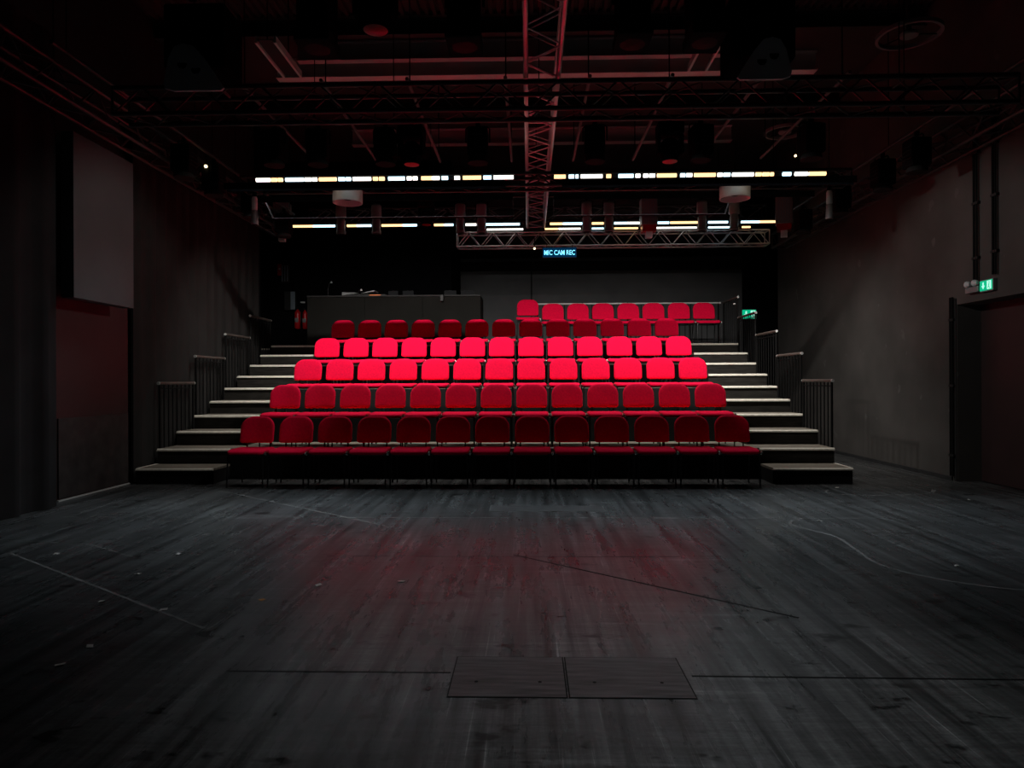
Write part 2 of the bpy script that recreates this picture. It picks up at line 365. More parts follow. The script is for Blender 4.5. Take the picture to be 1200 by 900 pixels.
def stair(x0, x1, side):
    s = thing('staircase', ((x0 + x1) / 2, step_y(2), 0), f'{side} flight of dark steps with pale edges rising beside the red seats', 'stairs', 'stairs beside the seats')
    hw = (x1 - x0) / 2 - .003
    for k in range(2, 11):
        y0 = step_y(k) - step_y(2); d = RUN - .002 if k < 10 else 1.04; z = k * RISE
        st = B(-hw, hw, y0 + .02, y0 + d, 0.002, z - .035).build('step', 'riser', s)
        B(-hw, hw, y0 + .02, y0 + d, z - .034, z).build('tread', 'tread', st)
        MB().prism([(y0, z - .034), (y0 + .019, z - .034), (y0 + .019, z + .001), (y0 + .017, z + .001), (y0, z - .016)], lambda a, b: (-hw, a, b), lambda a, b: (hw, a, b)).build('nosing', 'nosing', st)
stair(XL, XLI, 'left'); stair(XRI, XR, 'right')
def block(x0, x1, side):
    s = thing('step_block', ((x0 + x1) / 2, Y1, 0), f'low black step block at the foot of the {side} stairs', 'step', 'loose bottom steps')
    hw = (x1 - x0) / 2
    B(-hw, hw, .02, RUN - .004, 0.001, RISE - .03).build('body', 'fascia', s, bevel=.003)
    B(-hw, hw, .02, RUN - .004, RISE - .029, RISE).build('tread', 'tread', s)
    MB().prism([(0, RISE - .029), (.0195, RISE - .029), (.0195, RISE + .001), (.016, RISE + .001), (0, RISE - .014)], lambda a, b: (-hw, a, b), lambda a, b: (hw, a, b)).build('nosing', 'nosing', s)
    o = hw - .03 if side == 'right' else -hw
    B(o, o + .03, .03, RUN - .01, RISE + .0005, RISE + .004).build('edge_strip', 'nosing', s)
block(XL + .005, XLI, 'left'); block(XRI, XR, 'right')

# ------------------------------------------------------------------ railings
def railing(x, k, side, label):
    """panel of upright bars over two steps; k = first step it stands on"""
    y0, y1 = step_y(k) + .03, step_y(k + 2) - .02
    zt = k * RISE + .88
    r = thing('stair_railing', (x, y0, k * RISE), label, 'railing', f'railings of the {side} stairs')
    L = y1 - y0; H = .88
    T((0, 0, H), (0, L, H), .021, n=12).build('handrail', 'railtop', r, smooth=True)
    for yy in (-.012, L + .0): MB().lathe([(.0, 0), (.022, 0), (.022, .012), (.0, .012)], (0, yy, H), 12, 'Y').build('end_cap', 'silver', r, smooth=True)
    nb = 9
    for i in range(nb):
        y = .02 + (L - .04) * i / (nb - 1)
        kk = min(10, k + int((y + .03) / RUN)); zb = (kk - k) * RISE + .002
        post = i in (0, nb - 1)
        T((0, y, zb), (0, y, H - .018), .016 if post else .009, n=8).build('post' if post else 'baluster', 'rail', r, smooth=True)
    T((0, 0.02, H - .07), (0, L - .02, H - .07), .008, n=8).build('crossbar', 'rail', r)
for i, k in enumerate((2, 4, 6, 8)):
    railing(XL + .018, k, 'left', f'black barred railing panel, {ORD[i]} from the bottom of the left stairs')
for i, k in enumerate((2, 4, 6, 8)):
    railing(XR - .018, k, 'right', f'black barred railing panel, {ORD[i]} from the bottom of the right stairs')
def railing_top():
    y0, y1 = step_y(10) + .03, 14.08
    r = thing('stair_railing', (XR - .018, y0, 2.0), 'short barred railing panel at the very top of the right stairs', 'railing', 'railings of the right stairs')
    L = y1 - y0; H = .88
    T((0, 0, H), (0, L, H), .021, n=12).build('handrail', 'railtop', r, smooth=True)
    MB().lathe([(0, 0), (.022, 0), (.022, .012), (0, .012)], (0, -.012, H), 12, 'Y').build('end_cap', 'silver', r)
    for i in range(9):
        y = .02 + (L - .04) * i / 8; T((0, y, .002), (0, y, H - .018), .016 if i in (0, 8) else .009, n=8).build('post' if i in (0, 8) else 'baluster', 'rail', r)
    MB().lathe([(0, 0), (.02, .004), (.026, .02), (.02, .036), (0, .04)], (-.03, .12, H - .14), 12).build('knob', 'silver', r, smooth=True)
railing_top()
g = thing('guard_rail', (2.08, 14.44, 2.0), 'long silver topped guard rail behind the top row', 'railing')
T((-1.95, 0, .92), (1.95, 0, .92), .019, n=12).build('top_rail', 'silver', g, smooth=True)
for i in range(5): T((-1.9 + .95 * i, 0, .002), (-1.9 + .95 * i, 0, .94), .016, n=8).build('post', 'rail', g)
for i in range(34):
    if i % 8: T((-1.9 + .115 * i, 0, .10), (-1.9 + .115 * i, 0, .90), .007, n=6).build('baluster', 'rail', g)
T((-1.9, 0, .10), (1.9, 0, .10), .010, n=8).build('bottom_rail', 'rail', g)

# ------------------------------------------------------------------ chairs
def rrect(hw, b, t, rb, rt, n=7):
    """rounded rectangle outline, counter-clockwise: bottom b, top t, corner radii rb (bottom) and rt (top)"""
    pts = []
    for cx, cy, r, a0 in ((hw - rb, b + rb, rb, -90), (hw - rt, t - rt, rt, 0), (-hw + rt, t - rt, rt, 90), (-hw + rb, b + rb, rb, 180)):
        for i in range(n + 1):
            a = math.radians(a0 + 90 * i / n); pts.append((cx + r * math.cos(a), cy + r * math.sin(a)))
    out = []
    for i, p in enumerate(pts):
        q = pts[(i + 1) % len(pts)]; out.append(p); L = math.hypot(q[0] - p[0], q[1] - p[1]); m = int(L / .05)
        for j in range(1, m + 1): out.append((p[0] + (q[0] - p[0]) * j / (m + 1), p[1] + (q[1] - p[1]) * j / (m + 1)))
    return out
def pad(outline, rings, fmap, c):
    n = len(outline); vs, fs = [], []
    for s, h in rings:
        for p in outline: vs.append(fmap(c[0] + (p[0] - c[0]) * s, c[1] + (p[1] - c[1]) * s, h))
    for j in range(len(rings) - 1):
        for i in range(n): fs.append((j * n + i, j * n + (i + 1) % n, (j + 1) * n + (i + 1) % n, (j + 1) * n + i))
    vs.append(fmap(c[0], c[1], rings[0][1])); a = len(vs) - 1
    vs.append(fmap(c[0], c[1], rings[-1][1])); b = len(vs) - 1
    for i in range(n):
        fs.append((a, (i + 1) % n, i)); k = (len(rings) - 1) * n; fs.append((b, k + i, k + (i + 1) % n))
    return MB().add(vs, fs)
TILT = math.radians(12)
def back_map(x, v, h):
    # v up along the back, h forward out of the back towards the sitter
    y = .185 - h - .55 * x * x
    crown = .010 * (1 - (x / .215) ** 2) if v > .25 else 0
    v2 = v + crown * (v - .25) / .09 if v > .25 else v
    yy = y + math.sin(TILT) * v2; return (x, yy, .512 + math.cos(TILT) * v2)
def seat_map(x, y, h):
    front = max(0, (-.10 - y) / .135); dip = .010 * (1 - min(1, (x / .2) ** 2)) * (1 if h > .03 else 0) * max(0, 1 - abs(y) / .24)
    return (x, y, .418 + h - .022 * front * front - dip)
def make_chair(tall=0.0):
    t = thing('theatre_chair', (0, 0, 0), 'red chair', 'chair')
    pad(rrect(.228, -.235, .200, .06, .05), [(.90, 0), (.975, .004), (1.0, .016), (1.0, .026), (.985, .036), (.95, .043), (.88, .047), (.7, .048), (.45, .048), (.2, .048)], seat_map, (0, -.0175)).build('seat', 'red', t, smooth=True)
    pad(rrect(.2165, .004, .335, .036, .135), [(.93, .004), (.985, .008), (1.0, .018), (.995, .028), (.975, .036), (.93, .042), (.85, .045), (.65, .047), (.4, .047), (.2, .047)], back_map, (0, .165)).build('backrest', 'red', t, smooth=True)
    pad(rrect(.200, .015, .315, .05, .115), [(.95, -.012), (1.0, -.006), (1.0, .002), (.9, .003)], back_map, (0, .165)).build('back_shell', 'plastic', t, smooth=True)
    for s in (-1, 1):
        MB().path([(s * .15, .06, .405), (s * .15, .17, .408), (s * .15, .205, .43), (s * .15, .212, .50), (s * .15, back_map(.15, .16, -.014)[1] + .004, .512 + .157)], .010).build('back_support', 'frame', t, smooth=True)
    f = MB()
    f.path([(-.215, -.20, .398), (.215, -.20, .398)], .010); f.path([(-.215, .185, .398), (.215, .185, .398)], .010)
    for s in (-1, 1): f.path([(s * .215, -.20, .398), (s * .215, .185, .398)], .010)
    f.build('seat_frame', 'frame', t, smooth=True)
    for s in (-1, 1):
        MB().path([(s * .216, -.198, .398), (s * .219, -.21, .2), (s * .221, -.222, .002 - tall)], .010).build('leg', 'frame', t, smooth=True)
        MB().path([(s * .216, .183, .398), (s * .219, .20, .2), (s * .221, .222, .002 - tall)], .010).build('leg', 'frame', t, smooth=True)
    MB().box(.232, .262, -.215, -.16, .405, .428).box(.236, .258, -.19, -.175, .39, .44).build('coupling_clip', 'chrome', t, bevel=.003)
    return t
chair0 = make_chair()
PITCH = .5005
used = False
for k in range(1, 7):
    yc = 8.69 + 1.01 * (k - 1) - .235; z = (k - 1) * 2 * RISE
    n = 13; i0 = 0
    if k == 6: i0, n = 6, 8
    for j in range(n):
        x = XM + (j + i0 - 6) * PITCH
        if k == 6: x = (618.8 - 620) * 13.62 / 800 + j * PITCH
        rn = ROWN[k - 1]
        if k < 6:
            if j < 6: lab = f'red chair in the {rn} row, {ORD[j]} from the left stairs'
            elif j == 6: lab = f'red chair at the middle of the {rn} row'
            else: lab = f'red chair in the {rn} row, {ORD[12-j]} from the right stairs'
        else: lab = 'red chair in the short top row, ' + ORD[7 - j] + ' from the right stairs'
        if k == 6 and j == 0:
            c = make_chair(.085); c.location = (x, yc, z + .0855); lab = 'red chair standing taller than its neighbours at the left end of the top row'
        else:
            c = copy_tree(chair0) if used else chair0; used = True
            c.location = (x, yc + random.uniform(-.004, .004), z + .0005)
            c.rotation_euler = (0, 0, random.uniform(-.012, .012))
        c['label'] = lab; c['group'] = f'red chairs of the {rn} row'; c['category'] = 'chair'

# ------------------------------------------------------------------ control desk and what stands about it
dk = thing('control_desk', (-2.615, 13.12, 2.0), 'wide grey panelled control desk behind the fifth row', 'desk')
for i in range(3):
    x0 = -1.685 + i * 1.1233; B(x0 + .002, x0 + 1.121, .02, .045, .004, .93).build('front_panel', 'desk', dk, bevel=.003)
B(-1.685, 1.685, .0, .85, .935, .965).build('worktop', 'black', dk, bevel=.004)
for sx in (-1.685, 1.655): B(sx, sx + .03, .046, .82, .004, .934).build('side_panel', 'desk', dk)
def desk_monitor(x, label, pale=False, w=.30):
    m = thing('monitor', (x, 13.55, 2.967), label, 'monitor', 'monitors on the control desk')
    B(-.10, .10, -.07, .09, 0, .012).build('foot', 'plastic', m); B(-.02, .02, .0, .02, .012, .14).build('stand', 'plastic', m)
    B(-w / 2, w / 2, -.02, .0, .02, .135).build('casing', 'monitorgrey', m, bevel=.006)
desk_monitor(-2.70, 'grey monitor back on the desk, left of the middle pair', True, .20)
desk_monitor(-2.40, 'grey monitor back on the desk, right of the middle pair', True, .22)
desk_monitor(-1.56, 'grey monitor back near the right end of the control desk', False, .24)
desk_monitor(-1.22, 'pale topped monitor back at the right end of the control desk', True, .26)
for x, lab, hh in ((-3.97, 'black gooseneck lamp near the left end of the control desk', .30), (-3.33, 'small lit gooseneck lamp between the open lids on the desk', .12)):
    l = thing('desk_lamp', (x, 13.42 if hh > .2 else 13.24, 2.967), lab, 'lamp', 'lamps on the control desk')
    MB().lathe([(.04, 0), (.04, .012), (.012, .018)], n=14).build('base', 'plastic', l)
    MB().path([(0, 0, .015), (0, 0, hh * .6), (.03, -.02, hh * .9), (.07, -.04, hh)], .006).build('stem', 'plastic', l)
    MB().lathe([(.004, .02), (.022, .0), (.024, -.02)], (.075, -.04, hh - .005), 12).build('lamp_shade', 'lampgrey' if hh > .2 else 'white', l)
mx = thing('mixing_console', (-3.55, 13.50, 2.967), 'low dark mixing console with raised grey sides on the left of the desk', 'mixing console')
B(-.10, .74, -.14, .2, 0, .05).build('body', 'plastic', mx, bevel=.006)
MB().add([(-.12, -.16, .03), (.18, -.16, .07), (.18, .18, .07), (-.12, .18, .03), (-.12, -.16, .09), (.18, -.16, .075), (.18, .18, .075), (-.12, .18, .09)], [(3, 2, 1, 0), (4, 5, 6, 7), (0, 1, 5, 4), (1, 2, 6, 5), (2, 3, 7, 6), (3, 0, 4, 7)]).build('lid', 'lampgrey', mx)
MB().add([(.25, -.16, .06), (.52, -.16, .10), (.52, .18, .10), (.25, .18, .06), (.25, -.16, .07), (.52, -.16, .13), (.52, .18, .13), (.25, .18, .07)], [(3, 2, 1, 0), (4, 5, 6, 7), (0, 1, 5, 4), (1, 2, 6, 5), (2, 3, 7, 6), (3, 0, 4, 7)]).build('lid', 'lampgrey', mx)
B(.42, .64, -.155, -.141, .012, .034).build('glow_strip', 'orange', mx)['label'] = 'orange lit strip'
hb = thing('cable_box', (-1.67, 13.115, 2.84), 'small black cable box hung on the front of the control desk', 'box')
B(-.03, .03, -.05, -.002, 0, .12).build('case', 'plastic', hb, bevel=.005); B(-.02, .02, -.002, .014, .09, .122).build('mount_hook', 'plastic', hb)

def extinguisher(x, label, h=.46, r=.065):
    e = thing('fire_extinguisher', (x, 15.33, 2.50), label, 'fire extinguisher', 'fire extinguishers by the desk')
    MB().lathe([(r * .9, 0), (r, .02), (r, h * .72), (r * .85, h * .82), (r * .35, h * .88), (r * .3, h * .92)], n=20).build('cylinder', 'extred', e, smooth=True)
    MB().box(-.02, .02, -.035, .02, h * .92, h * .96).box(-.012, .012, -.085, -.02, h * .96, h * .985).build('valve', 'plastic', e)
    MB().path([(.02, -.01, h * .93), (r + .015, -.02, h * .8), (r + .02, -.02, h * .35)], .009).build('hose', 'plastic', e, smooth=True)
    B(-.04, .04, -r - .003, -r * .9, h * .3, h * .5).build('sticker', 'lampgrey', e)
    B(-.03, .03, r + .001, .088, h * .5, h * .6).build('mount_bracket', 'black', e)
extinguisher(-5.235, 'red fire extinguisher on the black wall, left of the pair', .48)
extinguisher(-5.065, 'red fire extinguisher against the left edge of the control desk', .46, .05)
tag(MB().lathe([(.0, 0), (.05, .005), (.055, .02), (.05, .035), (0, .04)], (-5.12, 15.35, 3.08), 16).build('wall_lamp', 'white', smooth=True), 'small round white wall lamp above the fire extinguishers', 'lamp')
rb = thing('alarm_sign', (-5.66, 15.40, 3.72), 'small red fire sign high on the dark left rear wall', 'sign')
B(-.05, .05, -.02, 0, 0, .26).build('plate', 'extred', rb, bevel=.003); MB().lathe([(.025, -.024), (.025, -.020)], (0, 0, .15), 14, 'Y').build('symbol', 'white', rb)
cb = thing('junction_box', (-5.52, 15.38, 3.56), 'grey cable panel with upright lines on the dark left rear wall', 'wall box')
B(-.09, .09, -.03, .02, 0, .40).build('backplate', 'black', cb)
for i in range(3): B(-.075 + .06 * i, -.055 + .06 * i, -.045, -.031, .02, .38).build('mount_channel', 'bluegrey', cb)
cb2 = thing('switch_cabinet', (-5.36, 15.36, 2.92), 'blue grey switch cabinet above the fire extinguishers on the left', 'cabinet')
B(-.15, .09, -.10, .05, 0, .42).build('mount_body', 'black', cb2, bevel=.004); B(.0, .10, -.125, -.101, .01, .41).build('door', 'bluegrey', cb2, bevel=.004)

# ------------------------------------------------------------------ signs, conduits on the right wall
def exit_sign(loc, rz, w, h, label):
    s = thing('exit_sign', loc, label, 'exit sign', None, rz)
    # local: face looks to -Y, wall at +Y
    B(-w / 2 - .012, w / 2 + .012, -.05, -.001, -.012, h + .012).build('housing', 'lampgrey', s, bevel=.004)
    B(-w / 2, w / 2, -.056, -.0505, 0, h).build('face', 'green', s)
    a = MB(); cx = -w * .22; u = h / 10   # white arrow pointing down
    a.prism([(cx - u * .9, u * 8.4), (cx - u * .9, u * 5), (cx - u * 2.5, u * 5), (cx, u * 1.4), (cx + u * 2.5, u * 5), (cx + u * .9, u * 5), (cx + u * .9, u * 8.4)], lambda x, z: (x, -.0575, z), lambda x, z: (x, -.0562, z))
    a.build('arrow', 'exitwhite', s)
    d = MB(); dx0, dx1 = w * .10, w * .44
    d.box(dx0, dx1, -.0575, -.0562, h * .08, h * .92).build('doorway', 'exitwhite', s)
    p = MB(); q = (dx0 + dx1) / 2   # running man in the doorway
    p.lathe([(u * .75, -.0588), (u * .75, -.0577)], (q + u * .3, 0, u * 7.6), 12, 'Y')
    p.prism([(q - u * .7, u * 6.6), (q + u * .8, u * 6.6), (q + u * .4, u * 3.8), (q + u * 1.6, u * 1.4), (q + u * .8, u * 1.2), (q - u * .2, u * 3.2), (q - u * 1.6, u * 1.8), (q - u * 1.9, u * 2.5), (q - u * .6, u * 4.2)], lambda x, z: (x, -.0588, z), lambda x, z: (x, -.0577, z))
    p.build('running_figure', 'green', s)
    return s
exit_sign((WALL_R, 8.12, 2.33), PI / 2 * -1, .21, .115, 'lit green exit sign above the dark door in the right wall')
exit_sign((5.52, 17.298, 2.84), 0, .34, .22, 'far green exit sign seen behind the right stair railings')
em = thing('emergency_light', (WALL_R - .002, 8.36, 2.31), 'twin headed emergency light beside the exit sign on the right wall', 'lamp')
B(-.07, -.002, -.12, .12, .02, .09).build('mount_box', 'lampgrey', em, bevel=.008)
for sy in (-.075, .06):
    hd = MB().lathe([(.02, -.03), (.035, .0), (.042, .03), (.0, .034)], (-.06, sy, .13), 14, 'Y').build('lamp_head', 'lampwhite', em, smooth=True)
def conduit(y, z0, z1, label, r=.013, n=2, sp=.045):
    c = thing('wall_conduit', (WALL_R - .03, y, z0), label, 'conduit', 'conduits on the right wall')
    for i in range(n): T((0, sp * i, 0), (0, sp * i, z1 - z0), r, n=10).build('pipe', 'rail', c, smooth=True)
    for zz in (.25, (z1 - z0) * .5, z1 - z0 - .3): B(-.012, .028, -.03, sp * (n - 1) + .03, zz, zz + .03).build('clip', 'black', c)
conduit(8.32, 2.48, 4.3, 'pair of black conduits rising above the emergency light', sp=.05)
conduit(7.99, 2.50, 4.3, 'pair of black conduits rising from the exit sign on the right wall')
conduit(8.80, .06, 2.33, 'black conduit running up beside the right door frame', .014, 2, .04)
sg = thing('display_sign', (0.605, 13.34, 3.70), 'blue lit display sign reading MIC CAM REC under the rear truss', 'sign')
B(-.335, .335, 0, .05, 0, .20).build('case', 'plastic', sg, bevel=.006)
B(-.325, .325, -.004, -.0005, .01, .19).build('screen', 'ledblue', sg)
cu = bpy.data.curves.new('lettering', 'FONT'); cu.body = 'MIC CAM REC'; cu.size = .125; cu.align_x = 'CENTER'; cu.extrude = .001; cu.offset = .0010; cu.materials.append(M['ledtext'])
tx = bpy.data.objects.new('lettering', cu); COL.objects.link(tx); tx.parent = sg; tx.location = (0, -.006, .055); tx.rotation_euler = (PI / 2, 0, 0); tx.scale = (.78, 1.05, 1)
bpy.context.view_layer.update()
tm = bpy.data.meshes.new_from_object(tx.evaluated_get(bpy.context.evaluated_depsgraph_get()))
tn = bpy.data.objects.new('letters', tm); COL.objects.link(tn); tn.parent = sg; tn.location = tx.location; tn.rotation_euler = tx.rotation_euler; tn.scale = tx.scale
bpy.data.objects.remove(tx); bpy.data.curves.remove(cu)
for sx in (-.25, .25): T((sx, .025, .2), (sx, .025, .262), .006, n=8).build('hanging_rod', 'rail', sg)

# ------------------------------------------------------------------ rig: trusses, pipes
def truss(p0, p1, w, h, mat, label, pitch=.22, rc=.024, rl=.010, sides=('bottom', 'front', 'back', 'top'), wires=(), group='lighting trusses', lat=None):
    """box truss; p0, p1 = ends of the lower left chord's centre line; w is to the right (x or y), h up"""
    p0, p1 = Vector(p0), Vector(p1); L = (p1 - p0).length; d = (p1 - p0) / L
    s = Vector((1, 0, 0)) if abs(d.y) > .5 else Vector((0, 1, 0)); u = Vector((0, 0, 1))
    t = thing('hanging_truss', p0, label, 'truss', group)
    C = [Vector((0, 0, 0)), s * w, s * w + u * h, u * h]
    for c in C: T(c, c + d * L, rc, n=10).build('chord', mat, t, smooth=True)
    n = max(2, round(L / pitch)); st = L / n
    faces = {'bottom': (0, 1), 'front': (0, 3), 'back': (1, 2), 'top': (3, 2)}
    for nm in sides:
        a, b = C[faces[nm][0]], C[faces[nm][1]]; mb = MB()
        for i in range(n):
            q0 = (a if i % 2 == 0 else b) + d * (st * i + .03 * st); q1 = (b if i % 2 == 0 else a) + d * (st * (i + 1) - .03 * st)
            mb.tube(q0, q1, rl, n=6)
        mb.build('lacing', lat or mat, t)
    for e in (0, L):
        mb = MB()
        for i in range(4): mb.tube(C[i] + d * e, C[(i + 1) % 4] + d * e, rl * 1.3, n=6)
        mb.build('end_frame', mat, t)
    for f in wires:
        T(d * (L * f) + s * w * .5 + u * (h + rc), d * (L * f) + s * w * .5 + u * (CEIL - .25 - p0.z), .006, n=6).build('hanging_wire', 'rail', t)
        T(d * (L * f) + s * -.02 + u * (h + rc * .2), d * (L * f) + s * (w + .02) + u * (h + rc * .2), .015, n=6).build('mount_bar', mat, t)
    return t
truss((-.02, 1.2, 4.29), (-.02, 13.3, 4.29), .32, .29, 'alu', 'long pale truss running front to back above the middle of the seats', .33, .024, .009, wires=(.1, .35, .62, .9))
truss((-4.15, 6.72, 3.97), (4.75, 6.72, 3.97), .29, .26, 'blktruss', 'dark cross truss over the stage, nearest the camera side', .30, wires=(.12, .88))
truss((-4.1, 9.62, 4.05), (4.5, 9.62, 4.05), .26, .17, 'blktruss', 'dark cross truss behind the front line of lamp tubes', .25, wires=(.12, .88))
truss((-1.42, 13.50, 3.97), (4.72, 13.50, 3.97), .27, .27, 'alu', 'pale zigzag cross truss above the top row', .235, .017, .010, wires=(.1, .9))
truss((-4.5, 13.9, 4.56), (4.8, 13.9, 4.56), .27, .28, 'blktruss', 'dark cross truss above the rear line of lamp tubes', .40, wires=(.1, .9), lat='alu')
truss((-4.72, 2.4, 4.02), (-4.72, 12.6, 4.02), .28, .28, 'blktruss', 'long dark truss along the top of the left wall', .30, wires=(.1, .4, .8))
truss((5.02, 2.4, 4.02), (5.02, 14.2, 4.02), .28, .28, 'blktruss', 'long dark truss along the top of the right wall', .30, wires=(.1, .4, .8))
for i, x in enumerate((-3.5, -2.49, -1.45, -.27, .74, 1.72, 2.8, 3.8)):
    p = thing('hanging_pipe', (x, 8.15, 4.92), f'short lighting pipe running front to back under the ceiling, {ORD[i]} from the left', 'pipe', 'pipes running front to back')
    T((0, 0, 0), (0, 3.1, 0), .022, n=10).build('barrel', 'pipe', p, smooth=True)
    for yy in (.2, 2.9): T((0, yy, .024), (0, yy, CEIL - 4.93), .008, n=6).build('hanging_rod', 'rail', p)
CROSS = {'stage': (4.9, 4.35, -4.2, 4.6), 'front': (8.1, 4.40, -4.3, 4.7), 'rear': (12.95, 4.80, -4.55, 4.95)}
for nm, lab in (('stage', 'cross pipe over the stage floor holding big lamps'), ('front', 'cross pipe above the front row holding dark lamps'), ('rear', 'cross pipe above the top row holding upright spotlights')):
    y, z, x0, x1 = CROSS[nm]
    p = thing('hanging_pipe', (0, y, z), lab, 'pipe', 'cross lighting pipes')
    T((x0, 0, 0), (x1, 0, 0), .024, n=10).build('barrel', 'blktruss', p, smooth=True)
    for xx in (x0 + .3, x0 + 2.7, x1 - 2.2, x1 - .3): T((xx, 0, .024), (xx, 0, CEIL - .01 - z), .006, n=6).build('hanging_rod', 'rail', p)
for i, (x, w) in enumerate(((-3.15, .22), (2.02, .22))):
    c = thing('hanging_tray', (x, 7.8, 5.2), f'short red glinting cable tray near the ceiling on the {"left" if i == 0 else "right"}', 'cable tray', 'cable trays under the ceiling')
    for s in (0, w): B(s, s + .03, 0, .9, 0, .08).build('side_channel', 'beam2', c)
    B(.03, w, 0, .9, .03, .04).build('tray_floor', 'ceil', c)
    for yy in (.1, .8): T((w / 2, yy, .04), (w / 2, yy, CEIL - 5.21), .008, n=6).build('hanging_rod', 'rail', c)
for i, (x, y, r) in enumerate(((4.38, 11.75, .34), (4.68, 8.5, .37))):
    v = thing('ceiling_vent', (x, y, 5.5), f'round ring shaped air vent under the {"rear" if i == 0 else "front"} right of the ceiling', 'air vent', 'round air vents')
    ring = MB(); n = 40; pr = [(r - .035, 0), (r, 0), (r, .05), (r - .035, .05)]; vs = []; fs = []
    for k in range(n):
        t = 2 * PI * k / n
        for a, b in pr: vs.append((a * math.cos(t), a * math.sin(t), b))
    for k in range(n):
        for j in range(4): fs.append((k * 4 + j, k * 4 + (j + 1) % 4, ((k + 1) % n) * 4 + (j + 1) % 4, ((k + 1) % n) * 4 + j))
    ring.add(vs, fs).build('ring', 'lampgrey', v, smooth=True)
    MB().lathe([(.10, 0), (.11, .02), (.10, .04)], n=20).build('core', 'lampgrey', v)
    sp = MB()
    for k in range(3): a = k * 2 * PI / 3; sp.tube((.1 * math.cos(a), .1 * math.sin(a), .03), ((r - .02) * math.cos(a), (r - .02) * math.sin(a), .03), .007, n=6)
    sp.build('spoke', 'lampblk', v); T((0, 0, .04), (0, 0, CEIL - 5.51), .03, n=12).build('duct', 'ceil', v)

# ------------------------------------------------------------------ stage lamps
def make_lamp(kind):
    """origin = underside of the pipe the lamp hangs from; points down and a little towards +Y (the seats) unless turned"""
    t = thing('stage_spotlight', (0, 0, 0), 'lamp', 'stage light')
    MB().box(-.025, .025, -.02, .02, -.06, -.003).build('clamp', 'lampblk', t, bevel=.003)
    if kind == 'profile':       # upright ellipsoidal spot
        MB().path([(-.115, 0, -.30), (-.115, 0, -.09), (-.09, 0, -.065), (.09, 0, -.065), (.115, 0, -.09), (.115, 0, -.30)], .008).build('yoke', 'lampblk', t)
        MB().lathe([(.06, -.10), (.095, -.13), (.10, -.34), (.085, -.36)], n=20).build('lamp_house', 'lampgrey', t, smooth=True)
        MB().lathe([(.078, -.36), (.078, -.60), (.09, -.61), (.09, -.66), (.075, -.665)], n=20).build('barrel', 'lampgrey', t, smooth=True)
        MB().lathe([(.07, -.667), (.05, -.672), (.0, -.674)], n=20).build('lens', 'lens', t, smooth=True)
        B(-.105, .105, -.02, .02, -.40, -.365).build('shutter_ring', 'lampblk', t)
    elif kind == 'moving':      # moving head: base box, yoke arms, head
        B(-.15, .15, -.11, .11, -.20, -.062).build('base', 'lampblk', t, bevel=.012)
        for s in (-1, 1): B(s * .135 - .018, s * .135 + .018, -.07, .07, -.42, -.202).build('yoke_arm', 'lampblk', t, bevel=.008)
        MB().lathe([(.06, -.24), (.105, -.28), (.112, -.42), (.10, -.50), (.095, -.505)], n=20).build('head', 'lampblk', t, smooth=True)
        MB().lathe([(.088, -.506), (.06, -.516), (.0, -.52)], n=20).build('lens', 'redlens', t, smooth=True)
    elif kind == 'fresnel':     # boxy fresnel with a hood, front tipped to the stage
        MB().path([(-.14, 0, -.25), (-.14, 0, -.09), (-.11, 0, -.065), (.11, 0, -.065), (.14, 0, -.09), (.14, 0, -.25)], .009).build('yoke', 'lampblk', t)
        B(-.12, .12, -.12, .12, -.44, -.10).build('housing', 'lampblk', t, bevel=.02)
        for i in range(4): B(-.10, .10, -.126, -.1205, -.20 - .05 * i, -.19 - .05 * i).build('vent_slot', 'lampdark', t)
        MB().lathe([(.105, -.441), (.12, -.47), (.12, -.50), (.10, -.501)], n=20).build('hood', 'lampdark', t, smooth=True)
        MB().lathe([(.098, -.47), (.06, -.485), (0, -.49)], n=20).build('lens', 'lens', t)
    elif kind == 'box':         # pale ballast box with a small projector below
        B(-.15, .15, -.13, .13, -.56, -.062).build('housing', 'lampgrey', t, bevel=.01)
        for i in range(5): B(-.09 + .045 * i - .013, -.09 + .045 * i + .013, -.137, -.1305, -.52, -.10).build('cooling_fin', 'bluegrey', t)
        B(-.13, .13, -.11, .11, -.68, -.562).build('neck', 'redlens', t)
        B(-.06, .06, -.10, .04, -.80, -.682).build('nozzle', 'lampwhite', t, bevel=.006)
    elif kind == 'big':         # large movable projector with a hood
        B(-.11, .11, -.15, .15, -.55, -.08).build('housing', 'lampblk', t, bevel=.02)
        MB().path([(-.135, 0, -.35), (-.135, 0, -.09), (-.10, 0, -.06), (.10, 0, -.06), (.135, 0, -.09), (.135, 0, -.35)], .010).build('yoke', 'lampblk', t)
        MB().box(-.125, .125, -.16, .16, -.64, -.552).build('hood', 'lampdark', t, bevel=.01)
        MB().lathe([(.09, -.641), (.0, -.648)], n=20).build('lens', 'lens', t)
    elif kind == 'sidetube':    # slim silver spot hanging at the ends of the lamp line
        MB().lathe([(.03, -.07), (.04, -.10), (.04, -.25), (.035, -.26)], n=16).build('lamp_house', 'lampwhite', t, smooth=True)
        MB().lathe([(.035, -.26), (.042, -.27), (.050, -.46), (.045, -.465)], n=16).build('barrel', 'lampgrey', t, smooth=True)
        MB().lathe([(.04, -.466), (0, -.47)], n=16).build('lens', 'lens', t)
    return t
PROTO = {}
def lamp(kind, x, y, z, label, rz=0.0, group='stage lights', tip=0.0, cat=None):
    if kind not in PROTO: PROTO[kind] = o = make_lamp(kind)
    else: o = copy_tree(PROTO[kind])
    o.location = (x, y, z - .024); o.rotation_euler = (tip, 0, rz); o['label'] = label; o['group'] = group; o['category'] = 'stage light'
    return o
yr, zr = CROSS['rear'][:2]
